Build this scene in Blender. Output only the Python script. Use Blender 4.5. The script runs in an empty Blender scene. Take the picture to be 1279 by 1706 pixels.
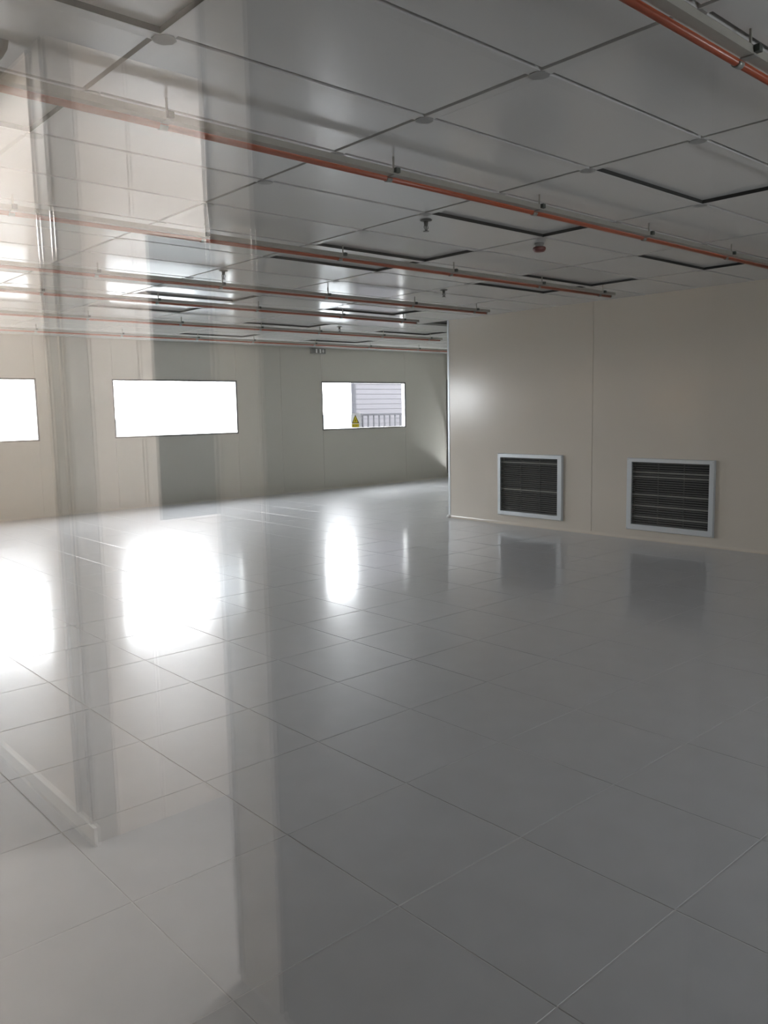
import bpy, bmesh, math, random
from mathutils import Matrix, Vector

random.seed(7)
scene = bpy.context.scene
COL = scene.collection

# ------------------------------------------------------------------ camera
IW, IH = 1279.0, 1706.0
FPX = 1362.66
YAW, PITCH, ROLL = 0.7294, 0.1236, -0.0191
EYE = Vector((0, 0, 1.5))
fw = Vector((math.sin(YAW) * math.cos(PITCH), math.cos(YAW) * math.cos(PITCH), -math.sin(PITCH)))
r0 = Vector((math.cos(YAW), -math.sin(YAW), 0))
u0 = r0.cross(fw)
rt = math.cos(ROLL) * r0 + math.sin(ROLL) * u0
up = -math.sin(ROLL) * r0 + math.cos(ROLL) * u0
cd = bpy.data.cameras.new('camera')
cd.sensor_fit = 'VERTICAL'
cd.sensor_height = 36.0
cd.sensor_width = 36.0 * IW / IH
cd.lens = FPX / IH * 36.0
cd.clip_start = 0.01
cd.clip_end = 300
cam = bpy.data.objects.new('camera', cd)
COL.objects.link(cam)
cam.matrix_world = Matrix(((rt.x, up.x, -fw.x, EYE.x), (rt.y, up.y, -fw.y, EYE.y), (rt.z, up.z, -fw.z, EYE.z), (0, 0, 0, 1)))
scene.camera = cam

# ------------------------------------------------------------------ sky, exposure
SKY = 11.5
w = bpy.data.worlds.new('overcast_sky')
scene.world = w
w.use_nodes = True
bg = w.node_tree.nodes['Background']
bg.inputs[0].default_value = (0.93, 0.965, 1.0, 1)
bg.inputs[1].default_value = SKY
scene.view_settings.view_transform = 'Standard'
scene.view_settings.look = 'None'
scene.view_settings.exposure = 1.3
scene.view_settings.gamma = 1.0
scene.view_settings.use_curve_mapping = False
try:
    scene.cycles.use_denoising = True
    scene.cycles.sample_clamp_indirect = 6.0
    scene.cycles.max_bounces = 12
    scene.cycles.diffuse_bounces = 7
    scene.cycles.glossy_bounces = 6
    scene.cycles.transparent_max_bounces = 16
except Exception:
    pass

LAMP = 17.0          # corridor lamp panels (they give off light)

# key dimensions (m): x along the window wall, y away from the camera
HZ = 2.692           # ceiling
XL = 0.12            # corridor face of the glazed wall in front of the camera
XLI = 0.18           # its room face
XR = 8.22            # partition with the grilles
YR = 7.835           # its far corner
YB = 12.5245         # wall with the daylight windows
XS = 13.113          # side wall of the recess
YF = -2.0            # wall behind
XC = -0.79           # far side of the corridor
ZT, ZB = 2.057, 1.1545   # window top and sill

# ------------------------------------------------------------------ materials
def mat(name, base, rough=0.5, metal=0.0, spec=0.5, noise=0.0, scale=8.0, bump=0.0, bscale=20.0, emit=None, coat=0.0, rvar=0.0):
    m = bpy.data.materials.new(name)
    m.use_nodes = True
    nt = m.node_tree
    b = nt.nodes['Principled BSDF']
    b.inputs['Base Color'].default_value = (*base, 1)
    b.inputs['Roughness'].default_value = rough
    b.inputs['Metallic'].default_value = metal
    b.inputs['Specular IOR Level'].default_value = spec
    if coat:
        b.inputs['Coat Weight'].default_value = coat
        b.inputs['Coat Roughness'].default_value = 0.125
    tc = nt.nodes.new('ShaderNodeTexCoord')
    if noise or rvar:
        n = nt.nodes.new('ShaderNodeTexNoise')
        n.inputs['Scale'].default_value = scale
        n.inputs['Detail'].default_value = 4
        nt.links.new(tc.outputs['Object'], n.inputs['Vector'])
    if noise:
        mx = nt.nodes.new('ShaderNodeMix')
        mx.data_type = 'RGBA'
        mx.inputs[6].default_value = (*[c * (1 - noise) for c in base], 1)
        mx.inputs[7].default_value = (*[min(1, c * (1 + noise)) for c in base], 1)
        nt.links.new(n.outputs['Fac'], mx.inputs[0])
        nt.links.new(mx.outputs[2], b.inputs['Base Color'])
    if rvar:
        mr = nt.nodes.new('ShaderNodeMapRange')
        mr.inputs[3].default_value = max(0.0, rough - rvar)
        mr.inputs[4].default_value = rough + rvar
        nt.links.new(n.outputs['Fac'], mr.inputs[0])
        nt.links.new(mr.outputs[0], b.inputs['Roughness'])
    if bump:
        n2 = nt.nodes.new('ShaderNodeTexNoise')
        n2.inputs['Scale'].default_value = bscale
        n2.inputs['Detail'].default_value = 2
        nt.links.new(tc.outputs['Object'], n2.inputs['Vector'])
        bp = nt.nodes.new('ShaderNodeBump')
        bp.inputs['Strength'].default_value = bump
        bp.inputs['Distance'].default_value = 0.01
        nt.links.new(n2.outputs['Fac'], bp.inputs['Height'])
        nt.links.new(bp.outputs[0], b.inputs['Normal'])
    if emit:
        b.inputs['Emission Color'].default_value = (*emit[0], 1)
        b.inputs['Emission Strength'].default_value = emit[1]
    return m

def glass_mat(name, tint=(0.985, 0.985, 0.985)):
    m = bpy.data.materials.new(name)
    m.use_nodes = True
    nt = m.node_tree
    nt.nodes.remove(nt.nodes['Principled BSDF'])
    out = nt.nodes['Material Output']
    tr = nt.nodes.new('ShaderNodeBsdfTransparent')
    tr.inputs[0].default_value = (*tint, 1)
    gl = nt.nodes.new('ShaderNodeBsdfGlossy')
    gl.inputs['Roughness'].default_value = 0.0
    gl.inputs[0].default_value = (1, 1, 1, 1)
    geo = nt.nodes.new('ShaderNodeNewGeometry')
    mr = nt.nodes.new('ShaderNodeMapRange')       # the Fresnel node flips the index on back faces: flip it back
    mr.inputs[3].default_value = 1.5
    mr.inputs[4].default_value = 1 / 1.5
    nt.links.new(geo.outputs['Backfacing'], mr.inputs[0])
    fr = nt.nodes.new('ShaderNodeFresnel')
    nt.links.new(mr.outputs[0], fr.inputs['IOR'])
    mx = nt.nodes.new('ShaderNodeMixShader')
    nt.links.new(fr.outputs[0], mx.inputs[0])
    nt.links.new(tr.outputs[0], mx.inputs[1])
    nt.links.new(gl.outputs[0], mx.inputs[2])
    nt.links.new(mx.outputs[0], out.inputs[0])
    return m

def sticker_mat(name, col, ink):
    m = bpy.data.materials.new(name)
    m.use_nodes = True
    nt = m.node_tree
    out = nt.nodes['Material Output']
    if ink:          # printed film: filters the paper behind it
        nt.nodes.remove(nt.nodes['Principled BSDF'])
        t = nt.nodes.new('ShaderNodeBsdfTransparent')
        t.inputs[0].default_value = (*col, 1)
        nt.links.new(t.outputs[0], out.inputs[0])
    else:            # thin paper on the glass lets daylight through
        b = nt.nodes['Principled BSDF']
        b.inputs['Base Color'].default_value = (0.8, 0.8, 0.8, 1)
        t = nt.nodes.new('ShaderNodeBsdfTranslucent')
        t.inputs[0].default_value = (*col, 1)
        ad = nt.nodes.new('ShaderNodeAddShader')
        nt.links.new(b.outputs[0], ad.inputs[0])
        nt.links.new(t.outputs[0], ad.inputs[1])
        nt.links.new(ad.outputs[0], out.inputs[0])
    return m

M = dict(
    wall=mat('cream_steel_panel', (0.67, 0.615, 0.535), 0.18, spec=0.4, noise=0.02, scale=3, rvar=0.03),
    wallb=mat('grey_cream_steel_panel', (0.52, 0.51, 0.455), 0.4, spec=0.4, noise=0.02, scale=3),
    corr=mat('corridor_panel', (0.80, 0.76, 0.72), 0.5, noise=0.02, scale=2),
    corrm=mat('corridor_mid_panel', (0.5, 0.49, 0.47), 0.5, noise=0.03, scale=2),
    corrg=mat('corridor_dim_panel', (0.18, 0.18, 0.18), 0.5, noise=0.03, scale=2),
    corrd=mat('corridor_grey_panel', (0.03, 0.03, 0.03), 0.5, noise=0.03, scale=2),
    ceil=mat('white_coated_ceiling_steel', (0.68, 0.68, 0.67), 0.16, spec=0.5, noise=0.02, scale=2, bump=0.02, bscale=3, rvar=0.03),
    bar=mat('coated_grid_bar', (0.66, 0.66, 0.65), 0.2, metal=0.0, noise=0.02),
    joint=mat('grey_joint_plate', (0.34, 0.34, 0.33), 0.5, noise=0.03),
    dark=mat('dark_void', (0.02, 0.02, 0.02), 0.8, noise=0.1),
    gasket=mat('black_gasket', (0.025, 0.027, 0.025), 0.6, noise=0.1),
    tile=mat('grey_floor_laminate', (0.52, 0.53, 0.55), 0.36, spec=0.9, noise=0.10, scale=6, bump=0.06, bscale=5, rvar=0.04, coat=0.55),
    grout=mat('pale_tile_edge', (0.66, 0.66, 0.66), 0.6, noise=0.05),
    alu=mat('pale_aluminium', (0.66, 0.70, 0.73), 0.35, metal=0.3, noise=0.02),
    bead=mat('polished_bead', (0.8, 0.78, 0.76), 0.12, metal=1.0, noise=0.01),
    white=mat('white_paint', (0.82, 0.82, 0.80), 0.4, noise=0.02),
    slat=mat('dark_louvre', (0.13, 0.13, 0.125), 0.45, noise=0.1),
    slatm=mat('grey_mullion', (0.10, 0.10, 0.095), 0.5, noise=0.05),
    slat_lit=mat('lit_louvre', (0.24, 0.24, 0.22), 0.4, noise=0.05),  # lighter copy: the light caught by tilted slats is put into the colour
    orange=mat('orange_conduit', (0.36, 0.075, 0.03), 0.3, noise=0.06, scale=20),
    strut=mat('galvanised_channel', (0.36, 0.35, 0.31), 0.45, metal=0.1, noise=0.06, scale=30),
    clip=mat('grey_saddle', (0.33, 0.34, 0.32), 0.4, metal=0.4, noise=0.05),
    knob=mat('dark_hanger', (0.06, 0.07, 0.06), 0.5, noise=0.05),
    red=mat('dark_red_plastic', (0.16, 0.05, 0.045), 0.35, noise=0.05),
    head=mat('dull_sprinkler_metal', (0.14, 0.14, 0.13), 0.4, metal=0.6, noise=0.05),
    black=mat('black_rubber', (0.02, 0.025, 0.02), 0.6, noise=0.1),
    ebox=mat('grey_plastic', (0.22, 0.22, 0.21), 0.5, noise=0.03),
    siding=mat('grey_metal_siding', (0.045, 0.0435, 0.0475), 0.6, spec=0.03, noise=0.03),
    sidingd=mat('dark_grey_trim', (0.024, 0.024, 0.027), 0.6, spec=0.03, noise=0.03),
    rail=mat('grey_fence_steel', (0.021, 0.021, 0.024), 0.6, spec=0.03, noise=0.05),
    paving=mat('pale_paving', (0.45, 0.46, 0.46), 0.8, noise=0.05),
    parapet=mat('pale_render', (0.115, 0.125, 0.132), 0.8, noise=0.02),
    signw=sticker_mat('thin_sticker_paper', (0.095, 0.095, 0.097), False),
    signy=sticker_mat('yellow_ink', (0.86, 0.80, 0.22), True),
    signk=sticker_mat('dark_ink', (0.30, 0.28, 0.16), True),
    lamp=mat('lamp_diffuser', (0.9, 0.9, 0.88), 0.5, emit=((1.0, 0.97, 0.95), LAMP), noise=0.01),
    lampw=mat('added_warm_diffuser', (0.9, 0.88, 0.8), 0.5, emit=((1.0, 0.72, 0.45), LAMP * 2.5), noise=0.01),  # for the added far-end lamp only
    glass=glass_mat('clear_glass'),
)

# ------------------------------------------------------------------ mesh helpers
class MB:
    def __init__(self):
        self.v, self.f, self.sm = [], [], []
    def box(self, x0, x1, y0, y1, z0, z1):
        i = len(self.v)
        self.v += [(x0, y0, z0), (x1, y0, z0), (x1, y1, z0), (x0, y1, z0), (x0, y0, z1), (x1, y0, z1), (x1, y1, z1), (x0, y1, z1)]
        for q in ((3, 2, 1, 0), (4, 5, 6, 7), (0, 1, 5, 4), (1, 2, 6, 5), (2, 3, 7, 6), (3, 0, 4, 7)):
            self.f.append([i + k for k in q]); self.sm.append(False)
        return self
    def prism(self, poly, a, b, axis='z'):
        """poly: counter-clockwise 2D outline; swept from a to b along axis"""
        n, i = len(poly), len(self.v)
        def P(p, t):
            return {'z': (p[0], p[1], t), 'x': (t, p[0], p[1]), 'y': (p[1], t, p[0])}[axis]
        self.v += [P(p, a) for p in poly] + [P(p, b) for p in poly]
        self.f.append([i + k for k in reversed(range(n))]); self.sm.append(False)
        self.f.append([i + n + k for k in range(n)]); self.sm.append(False)
        for k in range(n):
            k2 = (k + 1) % n
            self.f.append([i + k, i + k2, i + n + k2, i + n + k]); self.sm.append(n > 10)
        return self
    def cyl(self, c, r, a, b, axis='z', n=16):
        poly = [(c[0] + r * math.cos(2 * math.pi * k / n), c[1] + r * math.sin(2 * math.pi * k / n)) for k in range(n)]
        return self.prism(poly, a, b, axis)
    def lathe(self, prof, c, n=20):
        """prof: (radius, z) from bottom to top, about the vertical axis at c"""
        i = len(self.v)
        for r, z in prof:
            for k in range(n):
                t = 2 * math.pi * k / n
                self.v.append((c[0] + r * math.cos(t), c[1] + r * math.sin(t), c[2] + z))
        for j in range(len(prof) - 1):
            for k in range(n):
                k2 = (k + 1) % n
                self.f.append([i + j * n + k, i + j * n + k2, i + (j + 1) * n + k2, i + (j + 1) * n + k]); self.sm.append(True)
        self.f.append([i + k for k in reversed(range(n))]); self.sm.append(False)
        self.f.append([i + (len(prof) - 1) * n + k for k in range(n)]); self.sm.append(False)
        return self
    def tube(self, pts, r, n=10):
        i = len(self.v)
        pts = [Vector(p) for p in pts]
        for a, p in enumerate(pts):
            d = (pts[min(a + 1, len(pts) - 1)] - pts[max(a - 1, 0)]).normalized()
            s = d.cross(Vector((0.3, 0.2, 1))).normalized(); t = d.cross(s)
            for k in range(n):
                q = 2 * math.pi * k / n
                self.v.append(tuple(p + r * (math.cos(q) * s + math.sin(q) * t)))
        for a in range(len(pts) - 1):
            for k in range(n):
                k2 = (k + 1) % n
                self.f.append([i + a * n + k, i + a * n + k2, i + (a + 1) * n + k2, i + (a + 1) * n + k]); self.sm.append(True)
        self.f.append([i + k for k in reversed(range(n))]); self.sm.append(False)
        e = i + (len(pts) - 1) * n
        self.f.append([e + k for k in range(n)]); self.sm.append(False)
        return self
    def mesh(self, name, material):
        me = bpy.data.meshes.new(name)
        me.from_pydata(self.v, [], self.f)
        me.polygons.foreach_set('use_smooth', self.sm)
        me.materials.append(material)
        bm = bmesh.new(); bm.from_mesh(me)
        bmesh.ops.recalc_face_normals(bm, faces=bm.faces)
        bm.to_mesh(me); bm.free()
        me.update()
        return me
    def build(self, name, material, parent=None, loc=(0, 0, 0)):
        return link(name, self.mesh(name, material), parent, loc)

def link(name, me, parent=None, loc=(0, 0, 0)):
    o = bpy.data.objects.new(name, me)
    COL.objects.link(o)
    o.location = loc
    if parent:
        o.parent = parent
    return o

def empty(name, loc=(0, 0, 0)):
    o = bpy.data.objects.new(name, None)
    o.empty_display_size = 0.1
    COL.objects.link(o)
    o.location = loc
    return o

def tag(o, label=None, cat=None, group=None, kind=None):
    if label: o['label'] = label
    if cat: o['category'] = cat
    if group: o['group'] = group
    if kind: o['kind'] = kind
    return o

def struct(name, label, cat, loc=(0, 0, 0)):
    return tag(empty(name, loc), label, cat, kind='structure')

def rings(mb, axis, p0, p1, a0, a1, z0, z1, wd):
    """four bars round an opening a0..a1 x z0..z1, lying inside it, in the plane normal to axis"""
    segs = ((a0, a1, z0, z0 + wd), (a0, a1, z1 - wd, z1), (a0, a0 + wd, z0 + wd, z1 - wd), (a1 - wd, a1, z0 + wd, z1 - wd))
    for s in segs:
        if axis == 'y': mb.box(s[0], s[1], p0, p1, s[2], s[3])
        else: mb.box(p0, p1, s[0], s[1], s[2], s[3])

def panel_wall(root, axis, p, thick, splits, material, holes=(), z0=0.0, z1=2.75, side=1):
    """a wall of butted steel panels with chamfered seams, room face at p, body going to p+thick; each panel is a part.
    holes: (a0, a1, z0, z1), each inside one panel"""
    c = 0.004
    s = 1 if thick > 0 else -1
    for a0, a1 in zip(splits[:-1], splits[1:]):
        hs = [h for h in holes if h[0] >= a0 - 1e-4 and h[1] <= a1 + 1e-4]
        mb = MB()
        def slab(b0, b1, q0, q1, ch0, ch1):
            if b1 - b0 < 1e-3 or q1 - q0 < 1e-3: return
            prof = []      # (a, depth)
            prof += [(b0 + (c if ch0 else 0), 0), (b1 - (c if ch1 else 0), 0)]
            if ch1: prof.append((b1, c * 1.5 * s))
            prof += [(b1, thick), (b0, thick)]
            if ch0: prof.append((b0, c * 1.5 * s))
            if axis == 'y': poly = [(a, p + d) for a, d in prof]
            else: poly = [(p + d, a) for a, d in prof]
            mb.prism(poly, q0, q1, 'z')
        if not hs:
            slab(a0, a1, z0, z1, True, True)
        else:
            h = hs[0]
            slab(a0, h[0], z0, z1, True, False)
            slab(h[1], a1, z0, z1, False, True)
            slab(h[0], h[1], z0, h[2], h[0] - a0 < 1e-3, a1 - h[1] < 1e-3)
            slab(h[0], h[1], h[3], z1, h[0] - a0 < 1e-3, a1 - h[1] < 1e-3)
        mb.build('wall_panel', material, root)

def window(n, label, axis, p, thick, a0, a1, z0=ZB, z1=ZT, both=False):
    """flush clean-room window: pane at the room face, thin black gasket, pale reveal behind it"""
    root = struct('window_%d' % n, label, 'window', ((a0 + a1) / 2, p, z0) if axis == 'y' else (p, (a0 + a1) / 2, z0))
    L = root.location
    off = (-L.x, -L.y, -L.z)
    s = 1 if thick > 0 else -1
    def B(name, mb, m): return mb.build(name, m, root, off)
    g = MB(); rings(g, axis, min(p - 0.003 * s, p + 0.004 * s), max(p - 0.003 * s, p + 0.004 * s), a0 - 0.012, a1 + 0.012, z0 - 0.012, z1 + 0.012, 0.022)
    B('gasket', g, M['gasket'])
    f = MB(); q = sorted((p + 0.014 * s, p + thick + 0.002 * s)); rings(f, axis, q[0], q[1], a0, a1, z0, z1, 0.010)
    B('window_frame', f, M['white'])
    g = MB()
    q = sorted((p + 0.005 * s, p + 0.011 * s))
    if axis == 'y': g.box(a0, a1, q[0], q[1], z0, z1)
    else: g.box(q[0], q[1], a0, a1, z0, z1)
    B('pane', g, M['glass'])
    return root

# ------------------------------------------------------------------ floor
floor = struct('floor', 'glossy grey raised floor of square tiles with thin pale joints', 'floor')
MB().box(-4.5, XS + 0.2, YF - 0.2, YB + 0.1, -0.10, -0.0016).build('subfloor', M['grout'], floor)
FX, FY, FP = 1.566, 2.889, 0.5848
gap = 0.0022
tb = MB()
h, b = FP / 2 - gap, 0.0010
tb.v = [(-h, -h, -0.02), (h, -h, -0.02), (h, h, -0.02), (-h, h, -0.02),
        (-h, -h, -b), (h, -h, -b), (h, h, -b), (-h, h, -b),
        (-h + b, -h + b, 0), (h - b, -h + b, 0), (h - b, h - b, 0), (-h + b, h - b, 0)]
tb.f = [[3, 2, 1, 0], [8, 9, 10, 11]]
for k in range(4):
    k2 = (k + 1) % 4
    tb.f.append([k, k2, 4 + k2, 4 + k]); tb.f.append([4 + k, 4 + k2, 8 + k2, 8 + k])
tb.sm = [False] * len(tb.f)
tile_me = tb.mesh('tile', M['tile'])

def proj(p):
    v = Vector(p) - EYE
    z = v.dot(fw)
    if z < 0.05: return None
    return IW / 2 + FPX * v.dot(rt) / z, IH / 2 - FPX * v.dot(up) / z, z

cells = []
for i in range(-3, 20):
    for j in range(-9, 17):
        x, y = FX + (i + 0.5) * FP, FY + (j + 0.5) * FP
        if y > YB + 0.2 or y < YF or x > XS + 0.2: continue
        if x > XR + 0.2 and y < YR - 0.1: continue
        seen = any((q := proj((x + dx, y + dy, 0))) and -20 < q[0] < IW + 20 and -20 < q[1] < IH + 20 for dx in (-h, h) for dy in (-h, h))
        cells.append((0 if seen else 1, (Vector((x, y, 0)) - EYE).length, x, y))
cells.sort()
rest = MB()
nt_ = 0
for s_, d_, x, y in cells:
    x0, x1 = max(x - h, XLI - 0.03), min(x + h, XS)
    y0, y1 = max(y - h, YF), min(y + h, YB + 0.03)
    whole = (x1 - x0 > 2 * h - 1e-4) and (y1 - y0 > 2 * h - 1e-4)
    if nt_ < 296 and whole:
        o = link('tile', tile_me, floor, (x, y, random.uniform(-0.0002, 0.0002)))
        o.rotation_euler = (max(-0.0016, min(0.0016, random.gauss(0, 0.0008))), max(-0.0016, min(0.0016, random.gauss(0, 0.0008))), random.choice((0, 1, 2, 3)) * math.pi / 2)
        nt_ += 1
    else:
        if x1 - x0 > 0.02 and y1 - y0 > 0.02:
            rest.box(x0, x1, y0, y1, -0.02, 0)
tag(rest.build('edge_tiles', M['tile'], floor), kind='stuff')
MB().box(-4.4, XL, YF, YB, -0.02, 0.0).build('corridor_sheet', mat('corridor_floor_sheet', (0.36, 0.36, 0.36), 0.3, noise=0.05, scale=3), floor)

# ------------------------------------------------------------------ ceiling
ceil = struct('ceiling', 'white steel panel ceiling in a grid of dark joints with some recessed panels', 'ceiling', (0, 0, HZ))
MB().box(-4.5, XS + 0.2, YF - 0.2, YB + 0.1, 0.045, 0.12).build('slab', M['dark'], ceil)
MB().box(-4.4, XL, YF, YB, -0.005, 0.03).build('corridor_lining', mat('corridor_ceiling', (0.28, 0.28, 0.27), 0.5, noise=0.03), ceil)
CX, CPX, CY, CPY = 1.328, 1.1716, 1.9124, 0.5891
BW, GP = 0.050, 0.022
RECESS = {(-1, 0), (-1, 2), (2, 0), (2, 2), (2, 4), (2, 5), (4, 2), (4, 4), (4, 5), (2, 9), (2, 11), (4, 9), (4, 12), (6, 12), (6, 15), (4, 15)}
pw, ph = CPX - BW - GP, CPY - BW - GP
panel_me = MB().box(0, pw, 0, ph, 0, 0.03).mesh('ceiling_panel', M['ceil'])
rp = MB().box(0, pw + GP, 0, ph + GP, 0.022, 0.04).mesh('recessed_panel', M['ceil'])
rim = MB()
rim.box(-0.004, 0.0, 0, ph + GP, 0.0015, 0.04); rim.box(pw + GP - 0.001, pw + GP + 0.003, 0, ph + GP, 0.0015, 0.04)
rim.box(0, pw + GP, -0.004, 0, 0.0015, 0.04); rim.box(0, pw + GP, ph + GP - 0.001, ph + GP + 0.003, 0.0015, 0.04)
rim_me = rim.mesh('recess_rim', M['gasket'])
cross_me = MB().box(0, BW, 0, CPY - BW, 0, 0.03).mesh('cross_bar', M['bar'])
joint_me = MB().prism([(-0.012, 0.01), (0.01, -0.012), (BW - 0.01, -0.012), (BW + 0.012, 0.01), (BW + 0.012, BW - 0.01), (BW - 0.01, BW + 0.012), (0.01, BW + 0.012), (-0.012, BW - 0.01)], -0.003, 0.0, 'z').mesh('grid_joint', M['joint'])
for j in range(-6, 18):
    y = CY + j * CPY
    xr = XS if y > YR - 0.02 else XR
    if y + BW < YB:
        MB().box(XLI, xr, y, y + BW, 0, 0.03).build('main_bar', M['bar'], ceil)
    for i in range(-1, 11):
        x = CX + i * CPX
        if x > xr - 0.05: continue
        if y + BW < YB and y > YF:
            link('grid_joint', joint_me, ceil, (x, y, 0))
        if y + CPY < YB + 0.02 and y > YF - 0.3:
            link('cross_bar', cross_me, ceil, (x, y + BW, 0))
        x1, y1 = x + BW + 0.0005, y + BW + 0.0005
        fx, fy = min(x1 + pw, xr), min(y1 + ph, YB)
        if fx - x1 < 0.03 or fy - y1 < 0.03: continue
        if (i, j) in RECESS:
            r_ = link('recessed_panel', rp, ceil, (x1, y1, 0))
            link('recess_rim', rim_me, r_)
        elif fx - x1 > pw - 1e-3 and fy - y1 > ph - 1e-3:
            o = link('ceiling_panel', panel_me, ceil, (x1, y1, random.uniform(0, 0.0008)))
            o.rotation_euler = (random.gauss(0, 0.0006), random.gauss(0, 0.0004), 0)
        else:
            MB().box(0, fx - x1, 0, fy - y1, 0, 0.03).build('ceiling_panel', M['ceil'], ceil, (x1, y1, 0.0005))

# ------------------------------------------------------------------ walls
wb = struct('wall_back', 'far cream panel wall with a row of daylight windows', 'wall')
holes_b = [(2.13, 4.338), (5.53, 7.776), (9.67, 11.848), (-2.80, -0.62), (-7.0, -4.9)]
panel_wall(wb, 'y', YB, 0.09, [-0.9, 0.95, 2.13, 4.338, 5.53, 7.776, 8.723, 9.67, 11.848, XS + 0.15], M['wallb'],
           [(a, b_, ZB, ZT) for a, b_ in holes_b[:3]])
window(1, 'bright overexposed window cut off by the left edge of the photo', 'y', YB, 0.09, *holes_b[0])
window(2, 'wide all-white window in the middle of the far wall', 'y', YB, 0.09, *holes_b[1])
window(3, 'far window showing grey siding, a railing and a yellow warning sticker', 'y', YB, 0.09, *holes_b[2])

wr = struct('wall_right', 'cream panel partition on the right carrying two return air grilles', 'wall')
VENTS = [(5.992, 6.890, 0.177, 0.871, 5.922, 6.938, 0.118, 0.921), (4.072, 4.980, 0.174, 0.875, 4.014, 5.047, 0.106, 0.919)]
panel_wall(wr, 'x', XR, 0.08, [YF, 0.85, 3.18, 5.52, YR], M['wall'], [(v[0], v[1], v[2], v[3]) for v in VENTS])
wt = struct('wall_return', 'end face of the grille partition turning into the recess', 'wall')
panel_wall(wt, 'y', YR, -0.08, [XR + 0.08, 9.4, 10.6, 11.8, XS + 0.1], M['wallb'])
ws = struct('wall_side', 'side wall of the far recess holding the glazed door', 'wall')
DY0, DY1 = 11.25, 12.505
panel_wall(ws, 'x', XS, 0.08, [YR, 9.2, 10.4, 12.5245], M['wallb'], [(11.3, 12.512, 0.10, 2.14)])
wl = struct('wall_left', 'corridor wall holding the pane the photo is taken through', 'wall')
panel_wall(wl, 'x', XLI, -0.06, [YF, -0.9, 1.3, 4.2, 6.4, 8.45, 9.35, 10.55, 11.45, YB], M['wall'],
           [(-0.9, 1.3, 0.9, 2.1), (8.45, 9.35, ZB, ZT), (10.55, 11.45, ZB, ZT)])
window(4, 'clear pane right in front of the camera mirroring the corridor', 'x', XL, 0.06, -0.9, 1.3, 0.9, 2.1)
window(5, 'nearer of two unseen corridor windows added for the partition glow', 'x', XLI, -0.06, 8.45, 9.35)  # added opening, out of view, to put a glow on the partition
window(6, 'farther of two unseen corridor windows added for the partition glow', 'x', XLI, -0.06, 10.55, 11.45)  # second added opening for the same glow
wf = struct('wall_front', 'panel wall of the hall behind the camera', 'wall')
panel_wall(wf, 'y', YF, -0.08, [-4.4, -2.2, XL, 1.9, 3.7, 4.4, 6.4, XR], M['wall'], [(3.7, 4.4, ZB, ZT)])
window(8, 'unseen small window added behind the camera to light the near floor', 'y', YF, -0.08, 3.7, 4.4)  # added out of view to let more sky light onto the near floor

# the corridor seen only as a reflection in the pane
wc = struct('wall_corridor', 'pale corridor wall mirrored at the left of the pane', 'wall')
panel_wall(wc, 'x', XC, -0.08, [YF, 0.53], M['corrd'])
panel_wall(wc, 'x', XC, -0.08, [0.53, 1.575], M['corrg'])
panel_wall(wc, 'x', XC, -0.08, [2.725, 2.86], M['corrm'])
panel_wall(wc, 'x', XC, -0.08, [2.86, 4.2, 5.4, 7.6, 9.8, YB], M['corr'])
wv = struct('wall_vestibule', 'pale vestibule wall with a dark window mirrored in the pane', 'wall')
panel_wall(wv, 'y', 2.725, 0.08, [-4.4, -2.6, -1.05, XC - 0.08], M['corr'], [(-2.2, -1.10, 1.115, 2.125)])
panel_wall(wv, 'y', 1.575, -0.08, [-4.4, XC - 0.08], M['corr'])
panel_wall(wv, 'x', -4.4, -0.08, [1.4, 2.9], M['corr'])
g = MB().box(XC - 0.08, XC, 1.575, 1.772, 0, HZ - 0.006)
tr1 = tag(g.build('trim_1', mat('pale_jamb_post', (0.74, 0.72, 0.69), 0.4, noise=0.02)), 'pale jamb post of the vestibule opening mirrored in the pane', 'jamb', kind='structure')
for yy, zz in ((1.575, 0), (1.772, 0), (2.742, 0), (2.862, 0)):
    MB().cyl((XC + 0.002, yy), 0.007, 0.02, HZ - 0.01, 'z', 12).build('edge_bead', M['bead'], tr1)
g = MB().box(-2.2, -1.10, 2.765, 2.775, 1.115, 2.125)
tag(g.build('window_7', mat('dark_mirror_glass', (0.03, 0.035, 0.035), 0.1, noise=0.05)), 'dark vestibule window mirrored in the pane', 'window', kind='structure')
g = MB().box(XC, XC + 0.012, 2.70, YB, 0, 0.07)
tag(g.build('baseboard_corridor', M['white']), 'pale skirting strip at the foot of the mirrored corridor wall', 'skirting', kind='structure')

def lamp_panel(x, y, lx, ly, label, lm='lamp'):
    r_ = tag(empty('ceiling_light', (x, y, HZ - 0.005)), label, 'lamp')
    f = MB(); f.box(-lx / 2, lx / 2, -ly / 2, -ly / 2 + 0.02, -0.03, 0).box(-lx / 2, lx / 2, ly / 2 - 0.02, ly / 2, -0.03, 0)
    f.box(-lx / 2, -lx / 2 + 0.02, -ly / 2 + 0.02, ly / 2 - 0.02, -0.03, 0).box(lx / 2 - 0.02, lx / 2, -ly / 2 + 0.02, ly / 2 - 0.02, -0.03, 0)
    f.build('lamp_frame', M['white'], r_)
    MB().box(-lx / 2 + 0.02, lx / 2 - 0.02, -ly / 2 + 0.02, ly / 2 - 0.02, -0.024, -0.018).build('diffuser', M[lm], r_)
lamp_panel(-1.9, 2.15, 1.1, 0.5, 'lit ceiling panel lamp in the vestibule')
lamp_panel(-0.33, 3.2, 0.25, 0.9, 'lit corridor ceiling lamp nearest the camera')
lamp_panel(-0.33, 10.1, 0.3, 1.2, 'unseen warm corridor lamp added at the far end for the partition glow', 'lampw')  # added lamp, shining through the two small windows onto the partition

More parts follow.
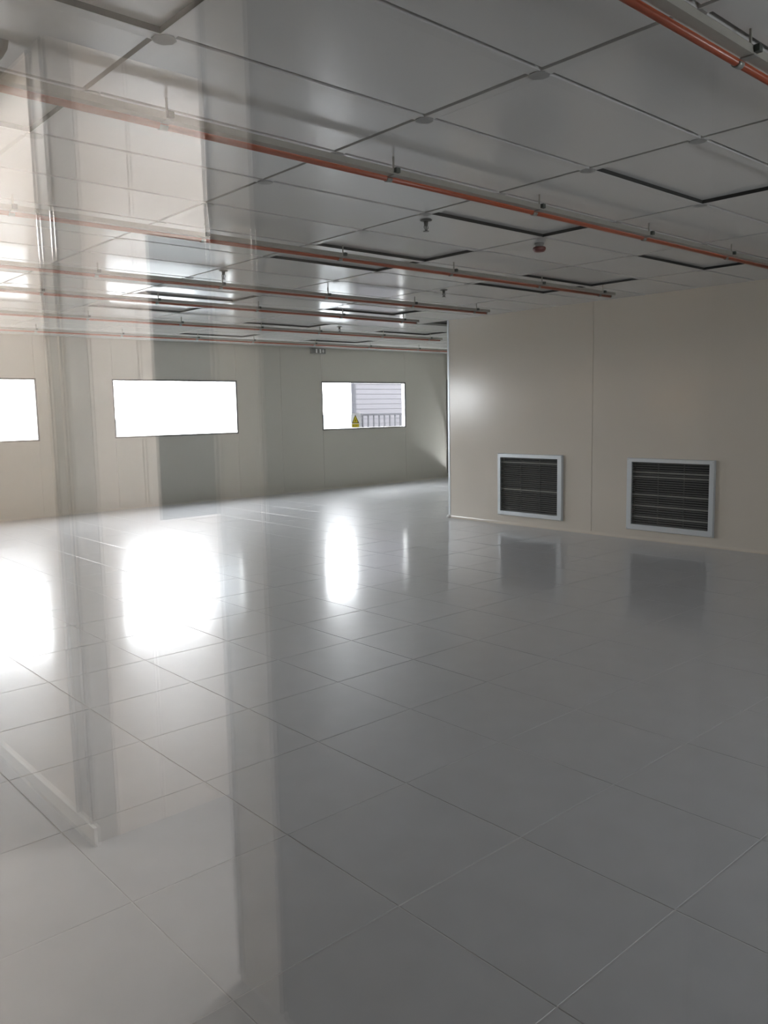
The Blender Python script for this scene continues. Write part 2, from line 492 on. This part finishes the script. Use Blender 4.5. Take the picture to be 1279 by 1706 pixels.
# corner trim, skirtings, glazed door
ct = tag(empty('trim_2', (XR, YR, 0)), 'pale aluminium trim on the free corner of the partition', 'trim', kind='structure')
MB().prism([(-0.004, -0.028), (0.03, -0.028), (0.03, 0.004), (-0.004, 0.004)], 0.04, HZ - 0.004, 'z').build('corner_strip', M['alu'], ct)
MB().lathe([(0.030, 0.0), (0.036, 0.006), (0.034, 0.02), (0.024, 0.034), (0.008, 0.042)], (0.0, 0.0, 0.0), 16).build('corner_cap', M['white'], ct)
def cove(a0, a1, axis, p, s):
    prof = [(0, 0)] + [(s * (0.026 - 0.026 * math.sin(t)), 0.030 - 0.030 * math.cos(t)) for t in [k * math.pi / 2 / 5 for k in range(6)]]
    prof = [(0, 0), (s * 0.026, 0.0), (s * 0.017, 0.004), (s * 0.008, 0.011), (s * 0.003, 0.020), (0, 0.032)]
    if s < 0: prof = prof[::-1]
    m = MB()
    if axis == 'x':     # wall normal is x: sweep along y
        m.v = [(p + d, a, z) for a in (a0, a1) for d, z in prof]
    else:
        m.v = [(a, p + d, z) for a in (a0, a1) for d, z in prof]
    n = len(prof)
    m.f = [list(range(n)), list(range(2 * n - 1, n - 1, -1))] + [[k, (k + 1) % n, n + (k + 1) % n, n + k] for k in range(n)]
    m.sm = [False] * len(m.f)
    return m
tag(cove(YF, YR - 0.03, 'x', XR, -1).build('baseboard_right', M['wall']), 'thin cream coved skirting along the grille partition', 'skirting', kind='structure')
tag(cove(XLI, XS, 'y', YB, -1).build('baseboard_back', M['wallb']), 'thin grey coved skirting along the far window wall', 'skirting', kind='structure')

dr = struct('door_1', 'white glazed door just visible past the partition corner', 'door', (XS, 11.906, 0))
g = MB()
yw = 0.605
g.box(-0.02, 0.05, -yw, yw, 2.105, 2.14).box(-0.02, 0.05, -yw, -yw + 0.04, 0.10, 2.105).box(-0.02, 0.05, yw - 0.02, yw, 0.10, 2.105)
g.build('door_frame', M['gasket'], dr)
g = MB()
for z0, z1 in ((0.10, 0.17), (0.955, 1.085)):
    g.box(-0.01, 0.03, -yw + 0.04, yw - 0.02, z0, z1)
g.box(-0.01, 0.03, -yw + 0.04, -yw + 0.10, 0.17, 2.105)
lf = g.build('door_leaf', M['ebox'], dr)
MB().box(0.005, 0.012, -yw + 0.10, yw - 0.02, 1.085, 2.105).build('pane', M['glass'], lf)
MB().box(0.005, 0.012, -yw + 0.10, yw - 0.02, 0.17, 0.955).build('pane', M['glass'], lf)
MB().tube([(-0.01, -0.46, 1.02), (-0.06, -0.46, 1.02), (-0.06, -0.33, 1.02)], 0.01).build('door_handle', M['alu'], lf)

# ------------------------------------------------------------------ return air grilles
def grille(v, label, pale, group):
    y0, y1, z0, z1, Y0, Y1, Z0, Z1 = v
    root = tag(empty('air_grille', (XR, (Y0 + Y1) / 2, Z0)), label, 'vent')
    off = (-XR, -(Y0 + Y1) / 2, -Z0)
    D = 0.028
    f = MB()     # mitred frame, sloping slightly outwards
    outer = [(Y0, Z0), (Y1, Z0), (Y1, Z1), (Y0, Z1)]
    inner = [(y0, z0), (y1, z0), (y1, z1), (y0, z1)]
    f.v = [(XR - 0.001, *q) for q in outer] + [(XR - D, *[a + (b_ - a) * 0.14 for a, b_ in zip(q, p_)]) for q, p_ in zip(outer, inner)] \
        + [(XR - D, *q) for q in inner] + [(XR + 0.05, *q) for q in inner]
    for a in (0, 4, 8):
        for k in range(4):
            k2 = (k + 1) % 4
            f.f.append([a + k, a + k2, a + 4 + k2, a + 4 + k])
    f.sm = [False] * len(f.f)
    f.build('grille_frame', M['alu'], root, off)
    MB().box(XR + 0.052, XR + 0.056, y0 - 0.02, y1 + 0.02, z0 - 0.02, z1 + 0.02).build('dark_backing', M['dark'], root, off)  # dark plate standing in for the unlit depth behind the slats
    n = 28
    pitch = (z1 - z0) / n
    wy = y1 - y0 - 0.004
    def slat_mesh(tilt, m):
        c, s_ = math.cos(tilt), math.sin(tilt)
        L, t = 0.020, 0.0022
        q = [(-L / 2, -t / 2), (L / 2, -t / 2), (L / 2, t / 2), (-L / 2, t / 2)]
        poly = [(x * c - z * s_, x * s_ + z * c) for x, z in q]
        return MB().prism([(z, x) for x, z in poly][::-1], -wy / 2, wy / 2, 'y').mesh('slat', m)
    md, ml = slat_mesh(math.radians(35), M['slat']), slat_mesh(math.radians(62), M['slat_lit'])
    for k in range(n):
        o = link('slat', ml if k in pale else md, root, (-0.006, (y0 + y1) / 2 - (Y0 + Y1) / 2, z0 - Z0 + (k + 0.5) * pitch))
        o.rotation_euler = (0, random.gauss(0, 0.03), 0)
    for t in (1 / 3, 2 / 3):
        yy = y0 + (y1 - y0) * t
        MB().box(XR + 0.012, XR + 0.03, yy - 0.004, yy + 0.004, z0, z1).build('mullion', M['slatm'], root, off)
    for q in ((Y0 + 0.02, Z0 + 0.02), (Y1 - 0.02, Z0 + 0.02), (Y0 + 0.02, Z1 - 0.02), (Y1 - 0.02, Z1 - 0.02)):
        MB().cyl(q, 0.004, XR - D - 0.002, XR - D + 0.004, 'x', 8).build('screw', M['clip'], root, off)
grille(VENTS[0], 'smaller looking dark louvred air grille near the partition corner', {11, 25}, None)
grille(VENTS[1], 'nearer dark louvred air grille with five tilted slats catching light', {3, 8, 13, 21, 23}, None)

# ------------------------------------------------------------------ orange conduits under the ceiling
def conduit(y, x0, x1, clips, label, z=2.60):
    root = tag(empty('orange_conduit', (x0, y, z)), label, 'pipe', 'orange conduits under the ceiling')
    L = x1 - x0
    MB().cyl((0.012, 0.0), 0.0125, 0, L, 'x', 16).build('pipe', M['orange'], root)
    ch = MB()       # inverted channel the pipe is strapped to
    ch.box(0, L, -0.044, -0.004, 0.008, 0.011).box(0, L, -0.044, -0.0415, 0.011, 0.034).box(0, L, -0.0065, -0.004, 0.011, 0.034)
    ch.build('channel', M['strut'], root)
    MB().cyl((0.012, 0), 0.016, L - 0.012, L, 'x', 16).build('end_cap', M['clip'], root)
    for cx in clips:
        dx = cx - x0
        s = MB()
        arc = [k * math.pi / 8 for k in range(9)]
        s.prism([(0.012 + 0.0165 * math.cos(-a), 0.0165 * math.sin(-a)) for a in reversed(arc)] + [(0.012 + 0.0126 * math.cos(-a), 0.0126 * math.sin(-a)) for a in arc][::1], dx - 0.016, dx + 0.016, 'x')
        s.box(dx - 0.016, dx + 0.016, -0.047, -0.002, 0.004, 0.008)
        sd = s.build('saddle', M['clip'], root)
        MB().box(dx - 0.012, dx + 0.012, -0.062, -0.044, 0.014, 0.036).build('hanger_nut', M['knob'], sd)
        MB().cyl((dx, -0.027), 0.005, 0.011, HZ - z, 'z', 8).build('hanger_rod', M['strut'], sd)
cl = [2.76 - 1.17 * 2, 2.76 - 1.17, 2.76, 3.88, 5.05, 6.22, 7.2]
conduit(1.305, 0.30, 7.45, cl, 'blurred orange conduit crossing the top right corner of the photo')
conduit(3.00, 0.30, 7.45, cl, 'longest visible orange conduit crossing the whole photo under the ceiling')
conduit(4.76, 0.30, 7.40, cl, 'orange conduit second below the longest one, ending before the partition')
conduit(6.43, 0.30, 7.42, cl, 'orange conduit ending just right of the partition corner, third row back')
conduit(7.645, 0.30, 7.46, cl, 'short-ended orange conduit stopping left of the partition corner')
conduit(9.36, 0.30, 9.66, cl + [8.4, 9.4], 'orange conduit passing behind the partition corner, second from far wall')
conduit(11.05, 0.30, 12.9, cl + [8.4, 9.6, 10.8, 12.0], 'farthest orange conduit just in front of the window wall')

# ------------------------------------------------------------------ things on the ceiling
def sprinkler(x, y, label):
    root = tag(empty('sprinkler_head', (x, y, HZ - 0.003)), label, 'sprinkler', 'ceiling sprinkler heads')
    MB().lathe([(0.022, -0.008), (0.036, -0.004), (0.038, 0.0)], (0, 0, 0), 18).build('escutcheon', M['head'], root)
    MB().lathe([(0.008, -0.034), (0.012, -0.030), (0.014, -0.008)], (0, 0, 0), 12).build('body', M['head'], root)
    f = MB()
    f.tube([(0.012, 0, -0.028), (0.018, 0, -0.044), (0.005, 0, -0.064)], 0.0028, 6).tube([(-0.012, 0, -0.028), (-0.018, 0, -0.044), (-0.005, 0, -0.064)], 0.0028, 6)
    f.lathe([(0.003, -0.062), (0.004, -0.034)], (0, 0, 0), 8)
    f.build('yoke', M['head'], root)
    MB().lathe([(0.018, -0.070), (0.019, -0.067), (0.006, -0.063)], (0, 0, 0), 16).build('deflector', M['head'], root)
sprinkler(3.80, 3.80, 'sprinkler head between the two long orange conduits, left of the red detector')
sprinkler(3.74, 6.15, 'dark sprinkler head against the bright ceiling above the white middle window')
sprinkler(7.46, 9.34 - 0.12, 'small far sprinkler head above the window with the sticker')
sprinkler(6.1, 5.86, 'faint sprinkler head just left of the partition top')

det = tag(empty('smoke_detector', (5.0, 3.83, HZ - 0.003)), 'dark red disc detector hanging from the ceiling near the second orange conduit', 'detector')
MB().lathe([(0.030, -0.022), (0.032, -0.004), (0.034, 0.0)], (0, 0, 0), 20).build('detector_base', M['joint'], det)
MB().lathe([(0.020, -0.060), (0.036, -0.056), (0.046, -0.044), (0.048, -0.032), (0.044, -0.024), (0.030, -0.022)], (0, 0, 0), 24).build('detector_head', M['red'], det)

g = MB().tube([(0, 0, 0), (0.0, 0.012, -0.02), (-0.005, 0.04, -0.034), (-0.007, 0.08, -0.036), (-0.015, 0.125, -0.036)], 0.013, 10)
tag(g.build('cable_end', M['black'], None, (0.965, 2.845, HZ)), 'short black cable end hanging from the ceiling at the left edge', 'cable')

em = tag(empty('emergency_light', (9.575, YB, 2.585)), 'grey emergency light box with pale marks high on the far wall', 'emergency light')
g = MB().box(-0.165, 0.165, -0.055, 0, 0.0, 0.095)
g.build('housing', M['ebox'], em)
for dx in (-0.055, 0.035):
    MB().box(dx - 0.014, dx + 0.014, -0.062, -0.055, 0.012, 0.085).build('pale_bar', M['white'], em)
MB().box(0.098, 0.110, -0.062, -0.055, 0.018, 0.080).box(0.084, 0.124, -0.0615, -0.055, 0.042, 0.054).build('pale_cross', M['white'], em)

# ------------------------------------------------------------------ sticker on the third window
st = tag(empty('warning_sticker', (10.503, YB + 0.003, 1.168)), 'white sticker with yellow electric hazard triangle on the far window', 'sign')
MB().box(-0.125, 0.125, -0.0012, 0.0, 0.0, 0.285).build('backing', M['signw'], st)
def poly_xz(pts, y0, y1):
    m = MB(); n = len(pts)
    m.v = [(x, y0, z) for x, z in pts] + [(x, y1, z) for x, z in pts]
    m.f = [list(range(n)), list(range(2 * n - 1, n - 1, -1))] + [[k, (k + 1) % n, n + (k + 1) % n, n + k] for k in range(n)]
    m.sm = [False] * len(m.f)
    return m
def tri(cx, zb, half, hgt): return [(cx - half, zb), (cx + half, zb), (cx, zb + hgt)]
to_, ti_ = tri(-0.02, 0.088, 0.092, 0.170), tri(-0.02, 0.100, 0.069, 0.134)
tbm = MB()
for k in range(3):
    k2 = (k + 1) % 3
    q = poly_xz([to_[k], to_[k2], ti_[k2], ti_[k]], -0.0018, -0.0012)
    i0 = len(tbm.v); tbm.v += q.v; tbm.f += [[i0 + a for a in f_] for f_ in q.f]; tbm.sm += q.sm
tbm.build('triangle_border', M['signk'], st)
poly_xz(ti_, -0.0018, -0.0012).build('triangle_field', M['signy'], st)
poly_xz([(-0.020, 0.106), (-0.004, 0.148), (-0.018, 0.146), (-0.008, 0.186), (-0.036, 0.136), (-0.022, 0.138)], -0.0028, -0.0023).build('lightning_bolt', M['signk'], st)
MB().box(-0.108, 0.068, -0.0018, -0.0012, 0.010, 0.078).build('text_band', M['signy'], st)
tc = bpy.data.curves.new('sticker_text', 'FONT')
tc.body = '当心触电'
tc.size = 0.041
tc.align_x = 'CENTER'
to = bpy.data.objects.new('sticker_text_tmp', tc)
COL.objects.link(to)
dg = bpy.context.evaluated_depsgraph_get()
me = bpy.data.meshes.new_from_object(to.evaluated_get(dg))
bpy.data.objects.remove(to)
me.materials.clear(); me.materials.append(M['signk'])
o = link('lettering', me, st, (-0.02, -0.0022, 0.029))
o.rotation_euler = (math.pi / 2, 0, 0)

# ------------------------------------------------------------------ outdoors
pv = MB().box(-40, 60, YB + 0.15, 70, -0.25, -0.05)
tag(pv.build('paving', M['paving']), 'pale paved ground outside the far windows', 'ground', kind='structure')
pp = tag(empty('parapet', (2.0, 15.1, -0.05)), 'low white wall outside, left of the railing', 'parapet')
MB().box(-12.0, 10.66, 0.0, 0.2, 0, 1.43).build('wall_body', M['parapet'], pp)
MB().box(-12.0, 10.66, 0.0, 0.2, 1.43, 1.47).build('coping', M['parapet'], pp)
bd = tag(empty('siding_screen', (14.17, 17.0, -0.05)), 'tall grey screen wall of horizontal ribbed siding outside the far window', 'wall')
MB().box(0.06, 12.0, 0.02, 0.16, 0, 5.2).build('core', M['siding'], bd)
pm = MB().box(0.06, 12.0, -0.012, 0.02, 0.004, 0.128).mesh('siding_board', M['siding'])
for k in range(39):
    link('siding_board', pm, bd, (0, 0, 0.0 + k * 0.133))
MB().box(0.0, 0.07, -0.03, 0.06, 0, 5.2).build('corner_post', M['sidingd'], bd)
MB().box(-0.02, 12.05, -0.05, 0.2, 5.2, 5.27).build('coping', M['sidingd'], bd)
wh = tag(empty('white_building', (11.75, 20.0, -0.05)), 'tall white building outside, between the middle window and the sticker window', 'building')
m_ = MB()
for z0, z1 in ((0, 4.4), (5.6, 7.4)):
    m_.box(0, 3.0, 0, 0.9, z0, z1)
for a, b_ in ((0, 0.6), (1.3, 1.7), (2.4, 3.0)):
    m_.box(a, b_, 0, 0.9, 4.4, 5.6)
m_.build('wall_body', M['parapet'], wh)
MB().box(-0.04, 3.04, -0.04, 0.94, 7.4, 7.5).build('roof_edge', M['parapet'], wh)
for a, b_ in ((0.6, 1.3), (1.7, 2.4)):
    f_ = MB(); rings(f_, 'y', 0.10, 0.16, a, b_, 4.4, 5.6, 0.05); f_ = f_.build('window_frame', M['parapet'], wh)
    MB().box(a + 0.05, b_ - 0.05, 0.12, 0.14, 4.45, 5.55).build('pane', M['parapet'], f_)
nw = MB().box(0, 0.2, 0, 5.7, 0, 3.6).box(-0.03, 0.23, 0, 5.7, 3.6, 3.66)  # added wall that keeps most sky light out of the recess door
tag(nw.build('door_light_block', mat('light_block_render', (0.10, 0.097, 0.094), 0.8, spec=0.05, noise=0.03), None, (13.6, 7.6, -0.05)), 'wall added outside the glazed recess door to hold back daylight', 'wall')
fn = tag(empty('railing', (12.76, 15.0, -0.05)), 'dark grey railing with vertical bars in front of the grey siding', 'railing')
MB().box(-0.02, 6.0, -0.025, 0.025, 1.43, 1.475).build('top_rail', M['rail'], fn)
MB().box(-0.02, 6.0, -0.02, 0.02, 0.12, 0.16).build('bottom_rail', M['rail'], fn)
bar = MB().box(-0.014, 0.014, -0.012, 0.012, 0.16, 1.43).mesh('bar', M['rail'])
for k in range(34):
    link('bar', bar, fn, (0.02 + k * 0.176, 0, 0))
for k in (0, 17, 33):
    MB().box(-0.03, 0.03, -0.03, 0.03, 0, 1.43).build('post', M['rail'], fn, (0.02 + k * 0.176 - 0.09, 0, 0))

# ------------------------------------------------------------------ portals: help the sky light find the windows
def portal(name, loc, rot, sx, sy):
    l = bpy.data.lights.new(name, 'AREA')
    l.shape = 'RECTANGLE'; l.size = sx; l.size_y = sy
    l.cycles.is_portal = True
    o_ = bpy.data.objects.new(name, l)
    COL.objects.link(o_)
    o_.location = loc; o_.rotation_euler = rot
for a, b_ in holes_b[:3]:
    portal('window_portal', ((a + b_) / 2, YB + 0.1, (ZB + ZT) / 2), (-math.pi / 2, 0, 0), b_ - a, ZT - ZB)
portal('window_portal', (4.05, YF - 0.09, (ZB + ZT) / 2), (math.pi / 2, 0, 0), 0.7, ZT - ZB)
portal('door_portal', (XS + 0.09, 11.9, 1.1), (0, math.pi / 2, 0), 2.0, 1.2)
bpy.context.view_layer.update()
